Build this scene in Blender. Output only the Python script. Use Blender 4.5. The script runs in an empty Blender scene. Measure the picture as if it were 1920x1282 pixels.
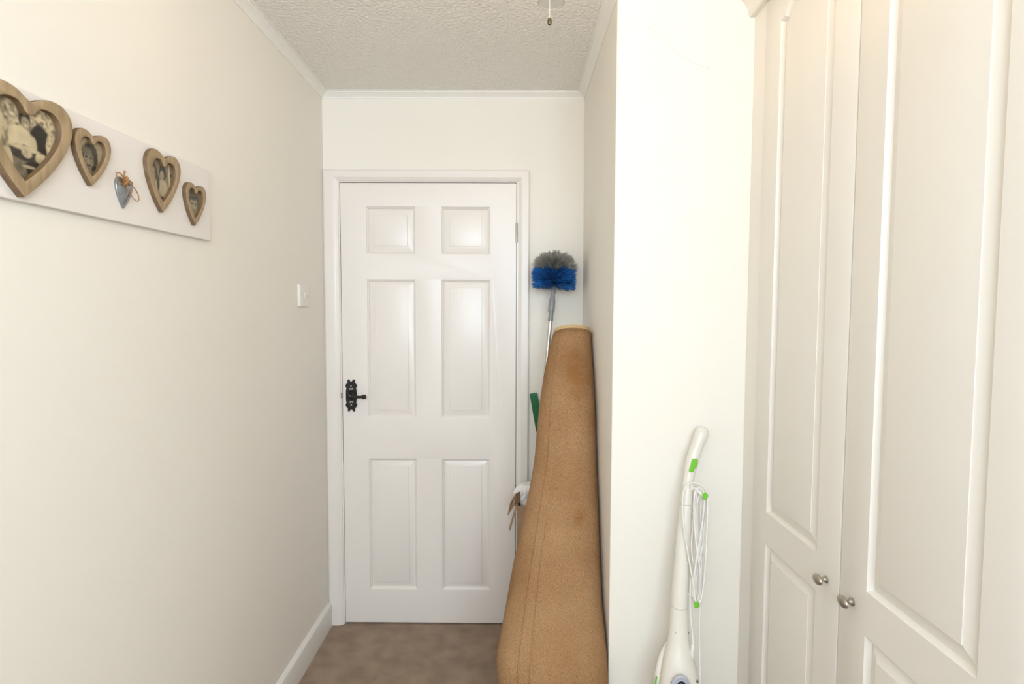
import bpy, bmesh, math, random
from mathutils import Vector, Matrix
from mathutils.geometry import tessellate_polygon
random.seed(7)
C = bpy.context.scene.collection
S = bpy.context.scene

# ------------------------------------------------------------------ camera
F, PITCH, YAW, ROLL, HC = 1021.945, 0.0554, 0.0046, 0.0036, 1.4162   # focal length in px of a 1920 px wide frame
cy_, sy_ = math.cos(YAW), math.sin(YAW); cp_, sp_ = math.cos(PITCH), math.sin(PITCH)
cr_, sr_ = math.cos(ROLL), math.sin(ROLL)
_R = Vector((cy_, sy_, 0)); _Fh = Vector((-sy_, cy_, 0))
FWD = cp_ * _Fh - Vector((0, 0, sp_)); _U = sp_ * _Fh + Vector((0, 0, cp_))
RGT = cr_ * _R + sr_ * _U; UPV = -sr_ * _R + cr_ * _U
EYE = Vector((0, 0, HC))
cam = bpy.data.cameras.new('camera'); cam.sensor_width = 36; cam.lens = 36 * F / 1920; cam.clip_start = .02
co = bpy.data.objects.new('camera', cam); C.objects.link(co)
m = Matrix((RGT, UPV, -FWD)).transposed().to_4x4(); m.translation = EYE; co.matrix_world = m
S.camera = co

def px(u, v, ax, val):
    """the point of the plane ax = val that the photograph shows at pixel u, v"""
    d = FWD + RGT * ((u - 960) / F) + UPV * (-(v - 641) / F)
    i = 'XYZ'.index(ax)
    return EYE + d * ((val - EYE[i]) / d[i])

# ------------------------------------------------------------------ room sizes
XL, XR, XW, XE = -.834, .298, .698, 1.31      # left wall, alcove side wall, wardrobe front, wall behind the wardrobe
YD, YC, YB = 2.40, 1.65, -1.3                # door wall, front of the boxed-out wall, window wall behind the camera
ZC = 2.355
WIN = (-.8, 1.25, 1.35, 2.30)                  # window opening x0 x1 z0 z1

# ------------------------------------------------------------------ light
w = bpy.data.worlds.new('sky'); S.world = w; w.use_nodes = True
bg = w.node_tree.nodes['Background']; bg.inputs[0].default_value = (.86, .93, 1, 1); bg.inputs[1].default_value = 1.0
def area(name, loc, rot, sx, sz, power, col):
    l = bpy.data.lights.new(name, 'AREA'); l.shape = 'RECTANGLE'; l.size = sx; l.size_y = sz; l.energy = power; l.color = col
    o = bpy.data.objects.new(name, l); o.location = loc; o.rotation_euler = rot; C.objects.link(o); return o
# daylight of the window behind the camera
area('window_daylight', ((WIN[0] + WIN[1]) / 2, YB - .16, (WIN[2] + WIN[3]) / 2), (math.radians(90), 0, 0), WIN[1] - WIN[0], WIN[3] - WIN[2], 70, (.74, .87, 1))
S.view_settings.view_transform = 'Standard'; S.view_settings.look = 'None'; S.view_settings.gamma = 1
S.view_settings.use_curve_mapping = False; S.view_settings.exposure = 0.11

LAMP = 1.7                                    # watts of each of the three bulbs in the ceiling light

# ------------------------------------------------------------------ materials
def lin(c):
    return tuple((x / 255 / 12.92) if x / 255 <= .04045 else ((x / 255 + .055) / 1.055) ** 2.4 for x in c) + (1,)
def mat(name, col, rough=.6, metal=0, spec=.5, col2=None, cscale=5, cdetail=3, bump=0, bscale=100, bdist=.002, stretch=None, coat=0, sheen=0, vcol=None, alpha=1, trans=0):
    m = bpy.data.materials.new(name); m.use_nodes = True; t = m.node_tree; b = t.nodes['Principled BSDF']
    b.inputs['Roughness'].default_value = rough; b.inputs['Metallic'].default_value = metal
    b.inputs['Specular IOR Level'].default_value = spec; b.inputs['Coat Weight'].default_value = coat
    b.inputs['Sheen Weight'].default_value = sheen; b.inputs['Transmission Weight'].default_value = trans
    b.inputs['Base Color'].default_value = col
    tc = t.nodes.new('ShaderNodeTexCoord'); mp = t.nodes.new('ShaderNodeMapping'); t.links.new(tc.outputs['Object'], mp.inputs[0])
    if stretch: mp.inputs['Scale'].default_value = stretch
    if col2:
        n = t.nodes.new('ShaderNodeTexNoise'); n.inputs['Scale'].default_value = cscale; n.inputs['Detail'].default_value = cdetail
        t.links.new(mp.outputs[0], n.inputs['Vector'])
        r = t.nodes.new('ShaderNodeValToRGB'); r.color_ramp.elements[0].color = col; r.color_ramp.elements[1].color = col2
        r.color_ramp.elements[0].position = .35; r.color_ramp.elements[1].position = .65
        t.links.new(n.outputs['Fac'], r.inputs[0]); t.links.new(r.outputs[0], b.inputs['Base Color'])
    if vcol:
        a = t.nodes.new('ShaderNodeVertexColor'); a.layer_name = vcol; t.links.new(a.outputs[0], b.inputs['Base Color'])
    if bump:
        n2 = t.nodes.new('ShaderNodeTexNoise'); n2.inputs['Scale'].default_value = bscale; n2.inputs['Detail'].default_value = 4
        t.links.new(mp.outputs[0], n2.inputs['Vector'])
        bp = t.nodes.new('ShaderNodeBump'); bp.inputs['Strength'].default_value = bump; bp.inputs['Distance'].default_value = bdist
        t.links.new(n2.outputs['Fac'], bp.inputs['Height']); t.links.new(bp.outputs[0], b.inputs['Normal'])
    return m
M = {}
M['wall'] = mat('cream_wall_paint', (.925, .875, .79, 1), .75, spec=.3, col2=(.915, .86, .77, 1), cscale=1.5, bump=.35, bscale=22, bdist=.002)
M['ceiling'] = mat('textured_ceiling', (.935, .895, .83, 1), .42, spec=.45, bump=1, bscale=85, bdist=.010)
M['gloss'] = mat('white_gloss_paint', (.88, .815, .755, 1), .32, spec=.5, bump=.12, bscale=60, bdist=.001, stretch=(1, 1, .12))
M['panelwood'] = mat('white_gloss_paint_grained', (.88, .815, .755, 1), .30, spec=.55, bump=.35, bscale=110, bdist=.0012, stretch=(1, 1, .12))
M['cornice'] = mat('cornice_paint', (.93, .90, .84, 1), .5)
M['skirt'] = mat('skirting_paint', (.84, .80, .74, 1), .4, bump=.1, bscale=40, bdist=.001)
M['wardrobe'] = mat('ivory_wardrobe_foil', (.85, .80, .725, 1), .38, spec=.45)
M['wardrobe_in'] = mat('wardrobe_carcass', (.8, .76, .7, 1), .5)
M['carpet'] = mat('taupe_carpet', lin((158, 131, 106)), .98, spec=.1, col2=lin((182, 154, 128)), cscale=12, cdetail=8, bump=1, bscale=420, bdist=.006, sheen=.3)
M['black'] = mat('black_iron', (.006, .006, .006, 1), .38, spec=.5, bump=.3, bscale=90, bdist=.001)
M['blackhole'] = mat('dark_gap_shade', (.03, .026, .022, 1), .9)
M['steel'] = mat('steel', (.55, .54, .52, 1), .3, metal=1)
M['pewter'] = mat('brushed_pewter', (.42, .38, .33, 1), .34, metal=1, bump=.15, bscale=200, bdist=.0005)
M['brass'] = mat('aged_brass', (.10, .078, .034, 1), .4, metal=.6)
M['chain'] = mat('pale_chain', (.66, .58, .46, 1), .5)
M['white_plastic'] = mat('white_plastic', (.84, .80, .73, 1), .3)
M['board'] = mat('white_board', (.87, .81, .755, 1), .45)
M['wood'] = mat('limed_brown_wood', lin((180, 156, 120)), .55, col2=lin((154, 130, 98)), cscale=70, bump=.25, bscale=160, bdist=.0008, stretch=(1, 1, .1), cdetail=4)
M['wood_edge'] = mat('worn_brown_edge', lin((124, 98, 68)), .6, col2=lin((104, 80, 56)), cscale=60)
M['photo'] = mat('photo_print', (.5, .5, .5, 1), .35, vcol='print')
M['tin'] = mat('blue_grey_tin', (.36, .39, .41, 1), .32, metal=.75, col2=(.25, .26, .27, 1), cscale=60)
M['twine'] = mat('jute_twine', lin((176, 122, 66)), .9, bump=.6, bscale=900, bdist=.001)
M['mop'] = mat('ivory_plastic', (.80, .75, .66, 1), .26, spec=.5)
M['mop_seam'] = mat('seam', (.35, .32, .28, 1), .7)
M['cord'] = mat('white_cord', (.84, .80, .75, 1), .42)
M['green'] = mat('lime_plastic', (.16, .52, .02, 1), .35)
M['darkgreen'] = mat('green_plastic', (.006, .13, .035, 1), .4)
M['greyblue'] = mat('lilac_grey_plastic', (.53, .53, .60, 1), .35)
M['card'] = mat('cardboard', lin((176, 146, 116)), .85, col2=lin((164, 134, 104)), cscale=20)
M['card_in'] = mat('cardboard_edge', lin((120, 96, 74)), .9)
M['frill'] = mat('white_cotton', (.88, .85, .83, 1), .95, bump=.5, bscale=300, bdist=.002, sheen=.3)
M['metal_pole'] = mat('aluminium_pole', (.66, .64, .61, 1), .25, metal=1)
M['grey_plastic'] = mat('grey_plastic', (.27, .275, .28, 1), .4)
M['pale'] = mat('white_bracket', (.84, .79, .72, 1), .35)
M['glass'] = mat('frosted_glass', (.9, .9, .88, 1), .3, trans=.4)
M['crackm'] = mat('hairline_crack', (.62, .575, .50, 1), .9)
M['outside'] = mat('window_frame_paint', (.85, .85, .85, 1), .35)

def jute():
    m = bpy.data.materials.new('jute_carpet_backing'); m.use_nodes = True; t = m.node_tree; b = t.nodes['Principled BSDF']
    b.inputs['Roughness'].default_value = .95; b.inputs['Specular IOR Level'].default_value = .12
    tc = t.nodes.new('ShaderNodeTexCoord'); L = t.links.new
    def noise(sc, det, vec=None):
        n = t.nodes.new('ShaderNodeTexNoise'); n.inputs['Scale'].default_value = sc; n.inputs['Detail'].default_value = det
        L(vec or tc.outputs['Object'], n.inputs['Vector']); return n.outputs['Fac']
    def ramp(f, a, ca, b_, cb):
        r = t.nodes.new('ShaderNodeValToRGB'); r.color_ramp.elements[0].position = a; r.color_ramp.elements[0].color = ca
        r.color_ramp.elements[1].position = b_; r.color_ramp.elements[1].color = cb; L(f, r.inputs[0]); return r.outputs[0]
    def mixc(f, a, b_, kind='MIX'):
        x = t.nodes.new('ShaderNodeMix'); x.data_type = 'RGBA'; x.blend_type = kind
        if isinstance(f, float): x.inputs['Factor'].default_value = f
        else: L(f, x.inputs['Factor'])
        L(a, x.inputs['A']); L(b_, x.inputs['B']); return x.outputs['Result']
    base = ramp(noise(5, 6), .36, lin((172, 130, 90)), .66, lin((188, 148, 108)))
    stain = t.nodes.new('ShaderNodeRGB'); stain.outputs[0].default_value = lin((156, 106, 58))
    sepa = t.nodes.new('ShaderNodeSeparateXYZ'); L(tc.outputs['Object'], sepa.inputs[0])
    def blob(cx, cz, rx, rz):
        mp = t.nodes.new('ShaderNodeMapping'); L(tc.outputs['Object'], mp.inputs[0])
        mp.inputs['Scale'].default_value = (1 / rx, 0, 1 / rz); mp.inputs['Location'].default_value = (-cx / rx, 0, -cz / rz)
        ln = t.nodes.new('ShaderNodeVectorMath'); ln.operation = 'LENGTH'; L(mp.outputs[0], ln.inputs[0])
        ad = t.nodes.new('ShaderNodeMath'); ad.operation = 'MULTIPLY_ADD'; L(noise(22, 4), ad.inputs[0]); ad.inputs[1].default_value = .9; L(ln.outputs['Value'], ad.inputs[2])
        return ramp(ad.outputs[0], .6, (.6, .6, .6, 1), 1.9, (0, 0, 0, 1))
    c = mixc(blob(.10, 1.19, .11, .19), base, stain.outputs[0])
    c = mixc(blob(.100, .735, .05, .08), c, stain.outputs[0])
    mp = t.nodes.new('ShaderNodeMapping'); L(tc.outputs['Object'], mp.inputs[0]); mp.inputs['Scale'].default_value = (1, 1, .16)
    weave = ramp(noise(430, 4, mp.outputs[0]), .3, (.46, .44, .41, 1), .68, (1.0, 1.0, 1.0, 1))
    c = mixc(.75, c, weave, 'MULTIPLY')
    L(c, b.inputs['Base Color'])
    bp = t.nodes.new('ShaderNodeBump'); bp.inputs['Strength'].default_value = .7; bp.inputs['Distance'].default_value = .003
    L(noise(320, 3, mp.outputs[0]), bp.inputs['Height']); L(bp.outputs[0], b.inputs['Normal'])
    return m
M['jute'] = jute()
M['binding'] = mat('carpet_pile_edge', lin((206, 178, 132)), .95, bump=.7, bscale=300, bdist=.003)

# ------------------------------------------------------------------ mesh helpers
class MB:
    def __init__(s): s.v = []; s.f = []
    def add(s, vs, fs):
        o = len(s.v); s.v += [tuple(p) for p in vs]; s.f += [tuple(i + o for i in f) for f in fs]; return s
    def box(s, x0, x1, y0, y1, z0, z1):
        vs = [(x, y, z) for z in (z0, z1) for y in (y0, y1) for x in (x0, x1)]
        return s.add(vs, [(0, 2, 3, 1), (4, 5, 7, 6), (0, 1, 5, 4), (2, 6, 7, 3), (0, 4, 6, 2), (1, 3, 7, 5)])
    def loft(s, rings, closed=True, caps=(True, True)):
        n = len(rings[0]); o = len(s.v); fs = []
        for r in rings: s.v += [tuple(p) for p in r]
        for i in range(len(rings) - 1):
            for j in range(n if closed else n - 1):
                k = (j + 1) % n
                fs.append((o + i * n + j, o + i * n + k, o + (i + 1) * n + k, o + (i + 1) * n + j))
        if caps[0]: fs.append(tuple(o + j for j in range(n))[::-1])
        if caps[1]: fs.append(tuple(o + (len(rings) - 1) * n + j for j in range(n)))
        s.f += fs; return s
    def tube(s, pts, r, n=8, closed=False):
        pts = [Vector(p) for p in pts]; N = len(pts); rings = []; up = None
        for i, p in enumerate(pts):
            a = pts[(i - 1) % N] if (closed or i) else p; b = pts[(i + 1) % N] if (closed or i < N - 1) else p
            t = (b - a).normalized()
            if up is None: up = t.orthogonal().normalized()
            up = (up - t * up.dot(t)).normalized(); sd = t.cross(up)
            rr = r[i] if isinstance(r, (list, tuple)) else r
            rings.append([p + (up * math.cos(2 * math.pi * k / n) + sd * math.sin(2 * math.pi * k / n)) * rr for k in range(n)])
        if closed: rings.append(rings[0]); return s.loft(rings, True, (False, False))
        return s.loft(rings)
    def lathe(s, prof, org, ax, n=24):
        """prof: (radius, distance along ax)"""
        org = Vector(org); ax = Vector(ax).normalized(); a = ax.orthogonal().normalized(); b = ax.cross(a)
        return s.loft([[org + ax * h + (a * math.cos(2 * math.pi * k / n) + b * math.sin(2 * math.pi * k / n)) * max(r, 1e-5) for k in range(n)] for r, h in prof])
    def fill(s, loops, to3):
        """a flat face with holes: loops of 2D points"""
        tr = tessellate_polygon([[Vector((a, b, 0)) for a, b in l] for l in loops])
        return s.add([to3(a, b) for l in loops for a, b in l], tr)
    def build(s, name, mt, parent=None, smooth=None, bevel=0, doubles=True, segs=2):
        me = bpy.data.meshes.new(name); me.from_pydata(s.v, [], s.f)
        bm = bmesh.new(); bm.from_mesh(me)
        if doubles: bmesh.ops.remove_doubles(bm, verts=bm.verts, dist=1e-5)
        bmesh.ops.recalc_face_normals(bm, faces=bm.faces); bm.to_mesh(me); bm.free()
        if smooth is not None:
            me.shade_smooth(); me.set_sharp_from_angle(angle=math.radians(smooth))
        me.materials.append(M[mt]); o = bpy.data.objects.new(name, me); C.objects.link(o)
        if parent: o.parent = parent
        if bevel:
            md = o.modifiers.new('bevel', 'BEVEL'); md.width = bevel; md.segments = segs; md.limit_method = 'ANGLE'
        return o
def tag(o, label=None, cat=None, group=None, kind=None):
    for k, v in (('label', label), ('category', cat), ('group', group), ('kind', kind)):
        if v: o[k] = v
    return o
def struct(o): o['kind'] = 'structure'; return o
def empty(name, loc=(0, 0, 0)):
    o = bpy.data.objects.new(name, None); o.location = loc; C.objects.link(o); return o
def spline(pts, k=6, closed=False):
    P = [Vector(p) for p in pts]; n = len(P); out = []
    for i in range(n if closed else n - 1):
        g = (lambda j: P[j % n]) if closed else (lambda j: P[max(0, min(n - 1, j))])
        a, b, c, d = g(i - 1), g(i), g(i + 1), g(i + 2)
        for q in range(k):
            t = q / k
            out.append(.5 * ((2 * b) + (c - a) * t + (2 * a - 5 * b + 4 * c - d) * t * t + (3 * b - a - 3 * c + d) * t ** 3))
    if not closed: out.append(P[-1])
    return out
def inset(poly, d):
    """move a counter-clockwise 2D outline inward by d"""
    n = len(poly); out = []
    for i in range(n):
        a, b, c = Vector(poly[i - 1]), Vector(poly[i]), Vector(poly[(i + 1) % n])
        e1 = (b - a).normalized(); e2 = (c - b).normalized()
        n1 = Vector((-e1.y, e1.x)); n2 = Vector((-e2.y, e2.x)); q = n1 + n2
        out.append(tuple(b + q * (d / max(.35, .5 * q.dot(q)))) if q.length > 1e-6 else tuple(b + n1 * d))
    return out
def rect(a0, a1, b0, b1): return [(a0, b0), (a1, b0), (a1, b1), (a0, b1)]

# ------------------------------------------------------------------ room shell
T = .15
struct(MB().box(XL - T, XE + T, YB - T, YD + T, -.12, 0).build('floor', 'carpet'))
struct(MB().box(XL - T, XE + T, YB - T, YD + T, ZC, ZC + .12).build('ceiling', 'ceiling'))
struct(MB().box(XL - T, XL, YB - T, YD + T, 0, ZC).build('wall_left', 'wall'))
struct(MB().box(XE, XE + T, YB - T, YC + .02, 0, ZC).build('wall_right', 'wall'))
struct(MB().box(XR, XE + T, YC, YD, 0, ZC).build('wall_alcove', 'wall', bevel=.004))
DX0, DX1, DZ1 = -.7605, .0062, 1.972            # door leaf
# door wall around the opening
b = MB(); OX0, OX1, OZ = DX0 - .03, DX1 + .03, DZ1 + .03
b.box(XL, OX0, YD, YD + T, 0, ZC); b.box(OX1, XE + T, YD, YD + T, 0, ZC); b.box(OX0, OX1, YD, YD + T, OZ, ZC); b.box(OX0, OX1, YD + .06, YD + T, 0, OZ)
struct(b.build('wall_back', 'wall', doubles=False))
b = MB()
b.box(XL, WIN[0], YB - T, YB, 0, ZC); b.box(WIN[1], XE, YB - T, YB, 0, ZC); b.box(WIN[0], WIN[1], YB - T, YB, 0, WIN[2]); b.box(WIN[0], WIN[1], YB - T, YB, WIN[3], ZC)
struct(b.build('wall_front', 'wall', doubles=False))
# window frame behind the camera
wn = struct(empty('window_1', (0, YB - .09, WIN[2])))
b = MB(); x0, x1, z0, z1 = WIN; z1 -= z0; z0 = 0
for q in ((x0, x0 + .05, z0, z1), (x1 - .05, x1, z0, z1), (x0, x1, z0, z0 + .05), (x0, x1, z1 - .05, z1), ((x0 + x1) / 2 - .025, (x0 + x1) / 2 + .025, z0, z1)):
    b.box(q[0], q[1], -.02, .03, q[2], q[3])
b.build('window_frame', 'outside', wn, doubles=False)
MB().box(x0 - .03, x1 + .03, .0, .13, -.03, .004).build('window_sill', 'outside', wn, bevel=.004)

# crack in the plaster of the boxed-out wall
wall_al = bpy.data.objects['wall_alcove']
cr = [px(u, v, 'Y', YC + .0003) for u, v in ((1213, 49), (1228, 60), (1243, 69), (1256, 77), (1259, 84), (1262, 91), (1273, 102), (1288, 111), (1303, 119), (1318, 125), (1330, 128))]
MB().tube(cr, .0007, 5).build('crack', 'crackm', wall_al)

# cornices: (distance from wall, drop)
PR = [(0, .0245), (.0035, .0245), (.0045, .020), (.010, .0155), (.019, .0095), (.0265, .0065), (.0275, .0038), (.036, .003), (.036, 0), (0, 0)]
def cornice(name, p0, p1, nrm, m0, m1):
    """run from p0 to p1 along the wall; m0, m1: mitre factors"""
    p0 = Vector(p0); p1 = Vector(p1); nrm = Vector(nrm); d = (p1 - p0).normalized()
    r = [[p + nrm * a + d * (mm * a) + Vector((0, 0, -h)) for a, h in PR] for p, mm in ((p0, m0), (p1, m1))]
    struct(MB().loft(r).build(name, 'cornice', smooth=35))
cornice('trim_1', (XL, YB, ZC), (XL, YD, ZC), (1, 0, 0), 0, -1)
cornice('trim_2', (XL, YD, ZC), (XR, YD, ZC), (0, -1, 0), 1, -1)
cornice('trim_3', (XR, YD, ZC), (XR, YC, ZC), (-1, 0, 0), 1, 1)
cornice('trim_4', (XR, YC, ZC), (XW - .005, YC, ZC), (0, -1, 0), -1, 0)

# skirting board
SK = [(0, 0), (.017, 0), (.017, .088), (.014, .098), (.006, .106), (0, .108)]
r = [[(XL + a, y, h) for a, h in SK] for y in (YB, YD - .018)]
struct(MB().loft(r).build('baseboard_left', 'skirt', smooth=25))
r = [[(x, YC - a, h) for a, h in SK] for x in (XR, XW)]
struct(MB().loft(r).build('baseboard_alcove', 'skirt', smooth=25))

# door lining and architrave
YF = YD - .003                                   # face of the door leaf
ARo = (XL + .001, .0635, 2.0265); ARi = (-.7685, .0155, 1.980)   # outer x0, x1, top; inner
def ring(o, y): x0, x1, z = o; return [(x0, y, 0), (x0, y, z), (x1, y, z), (x1, y, 0)]
def lerp3(a, b, t): return tuple(p + (q - p) * t for p, q in zip(a, b))
prof = [(0, YD), (0, YD - .012), (.12, YD - .017), (.70, YD - .018), (.86, YD - .013), (1, YD - .009), (1, YD + .001)]
rings = [ring(lerp3(ARo, ARi, t), y) for t, y in prof]
arch = struct(MB().loft([list(q) for q in zip(*rings)], closed=False, caps=(True, True)).build('trim_5', 'gloss', smooth=30))
ln = MB()
ln.box(OX0, DX0 - .0025, YF, YD + .07, 0, OZ); ln.box(DX1 + .0025, OX1, YF, YD + .07, 0, OZ); ln.box(DX0 - .0025, DX1 + .0025, YF, YD + .07, DZ1 + .003, OZ)
ln.build('door_lining', 'gloss', arch, doubles=False)
MB().box(OX0, OX1, YD + .046, YD + .058, 0, OZ).build('gap_shade_sheet', 'blackhole', arch)  # near-black sheet behind the leaf: paints the shade in the gap round it

# door leaf with six panels
d = struct(empty('door_1', (0, YF, 0.004)))
PX = [(-.651, -.4335), (-.3235, -.1065)]
PZ = [(.155, .757), (.939, 1.553), (1.661, 1.869)]
holes = [rect(a, b_, z0, z1) for a, b_ in PX for z0, z1 in PZ]
to3 = lambda y: (lambda a, b_: (a, y, b_))
leaf = MB(); DZ0 = .004
leaf.fill([rect(DX0, DX1, DZ0, DZ1 - .004)] + holes, to3(0))
o_ = rect(DX0, DX1, DZ0, DZ1 - .004)
leaf.loft([[(a, 0, z) for a, z in o_], [(a, .040, z) for a, z in o_]], caps=(False, True))
MOLD = [(0, 0), (.0025, .0012), (.0045, .0050), (.0085, .0075), (.0115, .0130), (.0125, .0165)]
for h in holes:
    leaf.loft([[(a, dp, z) for a, z in inset(h, i)] for i, dp in MOLD], caps=(False, True))
lf = leaf.build('door_leaf', 'gloss', d, smooth=28)
for h in holes:
    e = [(.0116, .0165), (.0116, .0138), (.031, .0070), (.0362, .0060), (.0375, .0024), (.0400, .0018)]
    MB().loft([[(a, dp, z) for a, z in inset(h, i)] for i, dp in e]).build('panel', 'panelwood', d, smooth=20)

# door handle: black iron backplate with horned ends and a lever
hc = px(659.2, 741, 'Y', YF)
hx, hz = hc.x, hc.z - .004
hd = empty('door_handle', (hx, -.001, hz)); hd.parent = d
half = [(.0, .0575), (.004, .059), (.0055, .064), (.0085, .067), (.0125, .066), (.0145, .062), (.0135, .056), (.0145, .052), (.0195, .047), (.022, .040), (.0205, .034), (.0175, .0295), (.0195, .025), (.0205, .018), (.0205, 0)]
q = half + [(a, -b_) for a, b_ in half[-2::-1]]
outl = q + [(-a, b_) for a, b_ in q[-2:0:-1]]
outl = [(a * 1.16, b_ * 1.07) for a, b_ in outl[::-1]]
def circ(cx, cz, r, n=10): return [(cx + r * math.cos(2 * math.pi * k / n), cz + r * math.sin(2 * math.pi * k / n)) for k in range(n)]
def bow(cz, s): return [(-.0085, cz + .0055 * s), (0, cz + .002 * s), (.0085, cz + .0055 * s), (.0075, cz), (.0085, cz - .0035 * s), (0, cz - .0025 * s), (-.0085, cz - .0035 * s), (-.0075, cz)]
hl = [bow(.029, 1), bow(-.029, -1)]
b = MB(); b.fill([outl] + hl, to3(-.0045))
for l in [outl] + hl: b.loft([[(x, -.0045, z) for x, z in l], [(x, .0, z) for x, z in l]], caps=(False, False))
b.build('backplate', 'black', hd, doubles=True)
for s in (1, -1): MB().lathe([(.0032, 0), (.0032, .0012), (.002, .0022), (0, .0024)], (0, -.0045, .042 * s), (0, -1, 0), 12).build('screw', 'steel', hd, smooth=40)
MB().lathe([(.0195, 0), (.0185, .004), (.0165, .006), (.0165, .0085), (.012, .0115), (.0105, .020), (.0105, .022), (.012, .025), (.012, .032), (.008, .035), (0, .036)], (0, -.0045, 0), (0, -1, 0), 24).build('boss', 'black', hd, smooth=40)
lv = spline([(0, -.033, 0), (.02, -.034, -.0005), (.042, -.034, -.0015), (.056, -.034, -.001), (.060, -.034, -.001), (.064, -.034, -.001), (.070, -.034, -.001), (.0735, -.034, -.001)], 3)
def rl(x): return .0068 + (.0004 if x < .02 else 0) - .0012 * min(1, max(0, x - .02) / .03) if x < .056 else (.0098 if .0585 < x < .0725 else .0075)
MB().tube(lv, [rl(p.x) for p in lv], 14).build('lever', 'black', hd, smooth=50)
# strike plate in the gap, hinge
MB().box(DX0 - .0085, DX0 - .0008, -.002, .004, hz - .012, hz + .012).build('latch', 'pewter', d, bevel=.001)
hg = px(968, 438, 'Y', YF)
for z in (hg.z, .22):
    b = MB()
    for k in range(5):
        b.lathe([(.0045, 0), (.0045, .0152), (.003, .0156), (.003, .0168)], (DX1 + .0012, -.0025, z - .042 + .0168 * k), (0, 0, 1), 10)
    b.box(DX1 - .001, DX1 + .003, -.001, .012, z - .042, z + .042)
    b.build('hinge', 'pewter', d, smooth=40)

# ------------------------------------------------------------------ wardrobe
W = empty('wardrobe', (XW, YC, 0)); tag(W, 'ivory fitted wardrobe with arched panel doors and small oval metal knobs', 'wardrobe')
YE = -.17                                           # near end
CB = 2.279                                          # underside of the cornice
def wy(y): return y - YC
DT = .020                                           # door thickness: doors stand on the carcass front
MB().box(.022, XE - XW, wy(YE), 0, .0, 2.33).build('carcass', 'wardrobe_in', W)
MB().box(.0035, .022, wy(1.5715), 0, 0, 2.30).build('filler_panel', 'wardrobe', W, bevel=.0015)
MB().box(.035, .05, wy(YE), wy(1.5715), 0, .09).build('plinth', 'wardrobe', W)
# cornice of the wardrobe: (out from door face, z)
wc = [(.02, CB), (.0, CB), (-.012, CB), (-.0155, CB + .003), (-.018, CB + .016), (-.023, CB + .030), (-.031, CB + .042), (-.043, CB + .053), (-.052, CB + .058), (-.054, CB + .066), (-.054, ZC + .0), (.02, ZC + .0)]
MB().loft([[(a, y, z) for a, z in wc] for y in (wy(YE), -.0005)]).build('cornice', 'wardrobe', W, smooth=30)

def arch_outline(a0, a1, z0, zs, zt):
    """panel outline with straight sides and a cathedral top, counter-clockwise"""
    w_ = a1 - a0; pts = [(a0, z0), (a1, z0), (a1, zs)]
    h = zt - zs; n = 10; sh = .022
    right = [(a1 - sh, zs + .002)]
    c = []
    for k in range(n + 1):
        t = k / n                                     # concave sweep, then round over
        x = a1 - sh - (w_ / 2 - sh) * t
        z = zs + .002 + (h - .002) * (1 - (1 - t) ** 2.0) ** .9
        c.append((x, z))
    pts += c
    pts += [(a0 + a1 - x, z) for x, z in c[-2::-1]]
    pts.append((a0, zs)); return pts
def wardrobe_door(y_far, y_near):
    """built in the door's own axes: a along -y from the far edge, z up, face at x = 0"""
    wd = y_far - y_near
    D = bpy.data.objects.new('door', None); C.objects.link(D); D.parent = W; D.location = (0, wy(y_far), 0)
    z0, z1 = .095, CB - .004
    up = arch_outline(.087, wd - .087, .866, 2.183, 2.245)
    lo = rect(.087, wd - .087, .19, .777)
    g = lambda a, z, x: (x, -a, z)
    b = MB(); o = rect(.0, wd, z0, z1); oi = inset(o, .0025)
    b.fill([oi, up, lo], lambda a, z: g(a, z, 0))
    b.loft([[g(a, z, 0) for a, z in oi], [g(a, z, .0008) for a, z in inset(o, .0008)], [g(a, z, .0028) for a, z in o], [g(a, z, DT) for a, z in o]], caps=(False, True))
    EM = [(0, 0), (.0008, .0018), (.0035, .0080), (.0055, .0120), (.0065, .0145)]
    for h in (up, lo): b.loft([[g(a, z, x) for a, z in inset(h, i)] for i, x in EM], caps=(False, True))
    b.build('door_frame', 'wardrobe', D, smooth=32)
    for h in (up, lo):
        e = [(.0050, .0145), (.0052, .0122), (.0325, .0030), (.0328, .0014), (.0345, .0010)]
        MB().loft([[g(a, z, x) for a, z in inset(h, i)] for i, x in e]).build('panel', 'wardrobe', D, smooth=24)
    return D, wd
def knob(D, a, z):
    K = bpy.data.objects.new('knob', None); C.objects.link(K); K.parent = D; K.location = (0, -a, z)
    b = MB().lathe([(.0085, -.0005), (.0085, .002), (.006, .004), (.0042, .007), (.0040, .012), (.0055, .0155), (.007, .017)], (0, 0, 0), (-1, 0, 0), 20)
    n = 24; rings = []
    for t, r in ((.0155, .35), (.0165, .85), (.018, 1), (.0205, 1.0), (.0235, .88), (.0255, .62), (.0265, .3), (.0268, .01)):
        rings.append([(-t, .0165 * r * math.cos(2 * math.pi * k / n) , .0115 * r * math.sin(2 * math.pi * k / n)) for k in range(n)])
    b.loft(rings)
    o = b.build('knob', 'pewter', D, smooth=40); o.location = (0, -a, z); bpy.data.objects.remove(K); return o
edges = [(1.5695, 1.1435), (1.1395, .7075), (.7035, .2715), (.2675, -.1645)]
for i, (a, b_) in enumerate(edges):
    D, wd = wardrobe_door(a, b_)
    ky = .045
    knob(D, (wd - ky) if i % 2 == 0 else ky, .8225)

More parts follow.
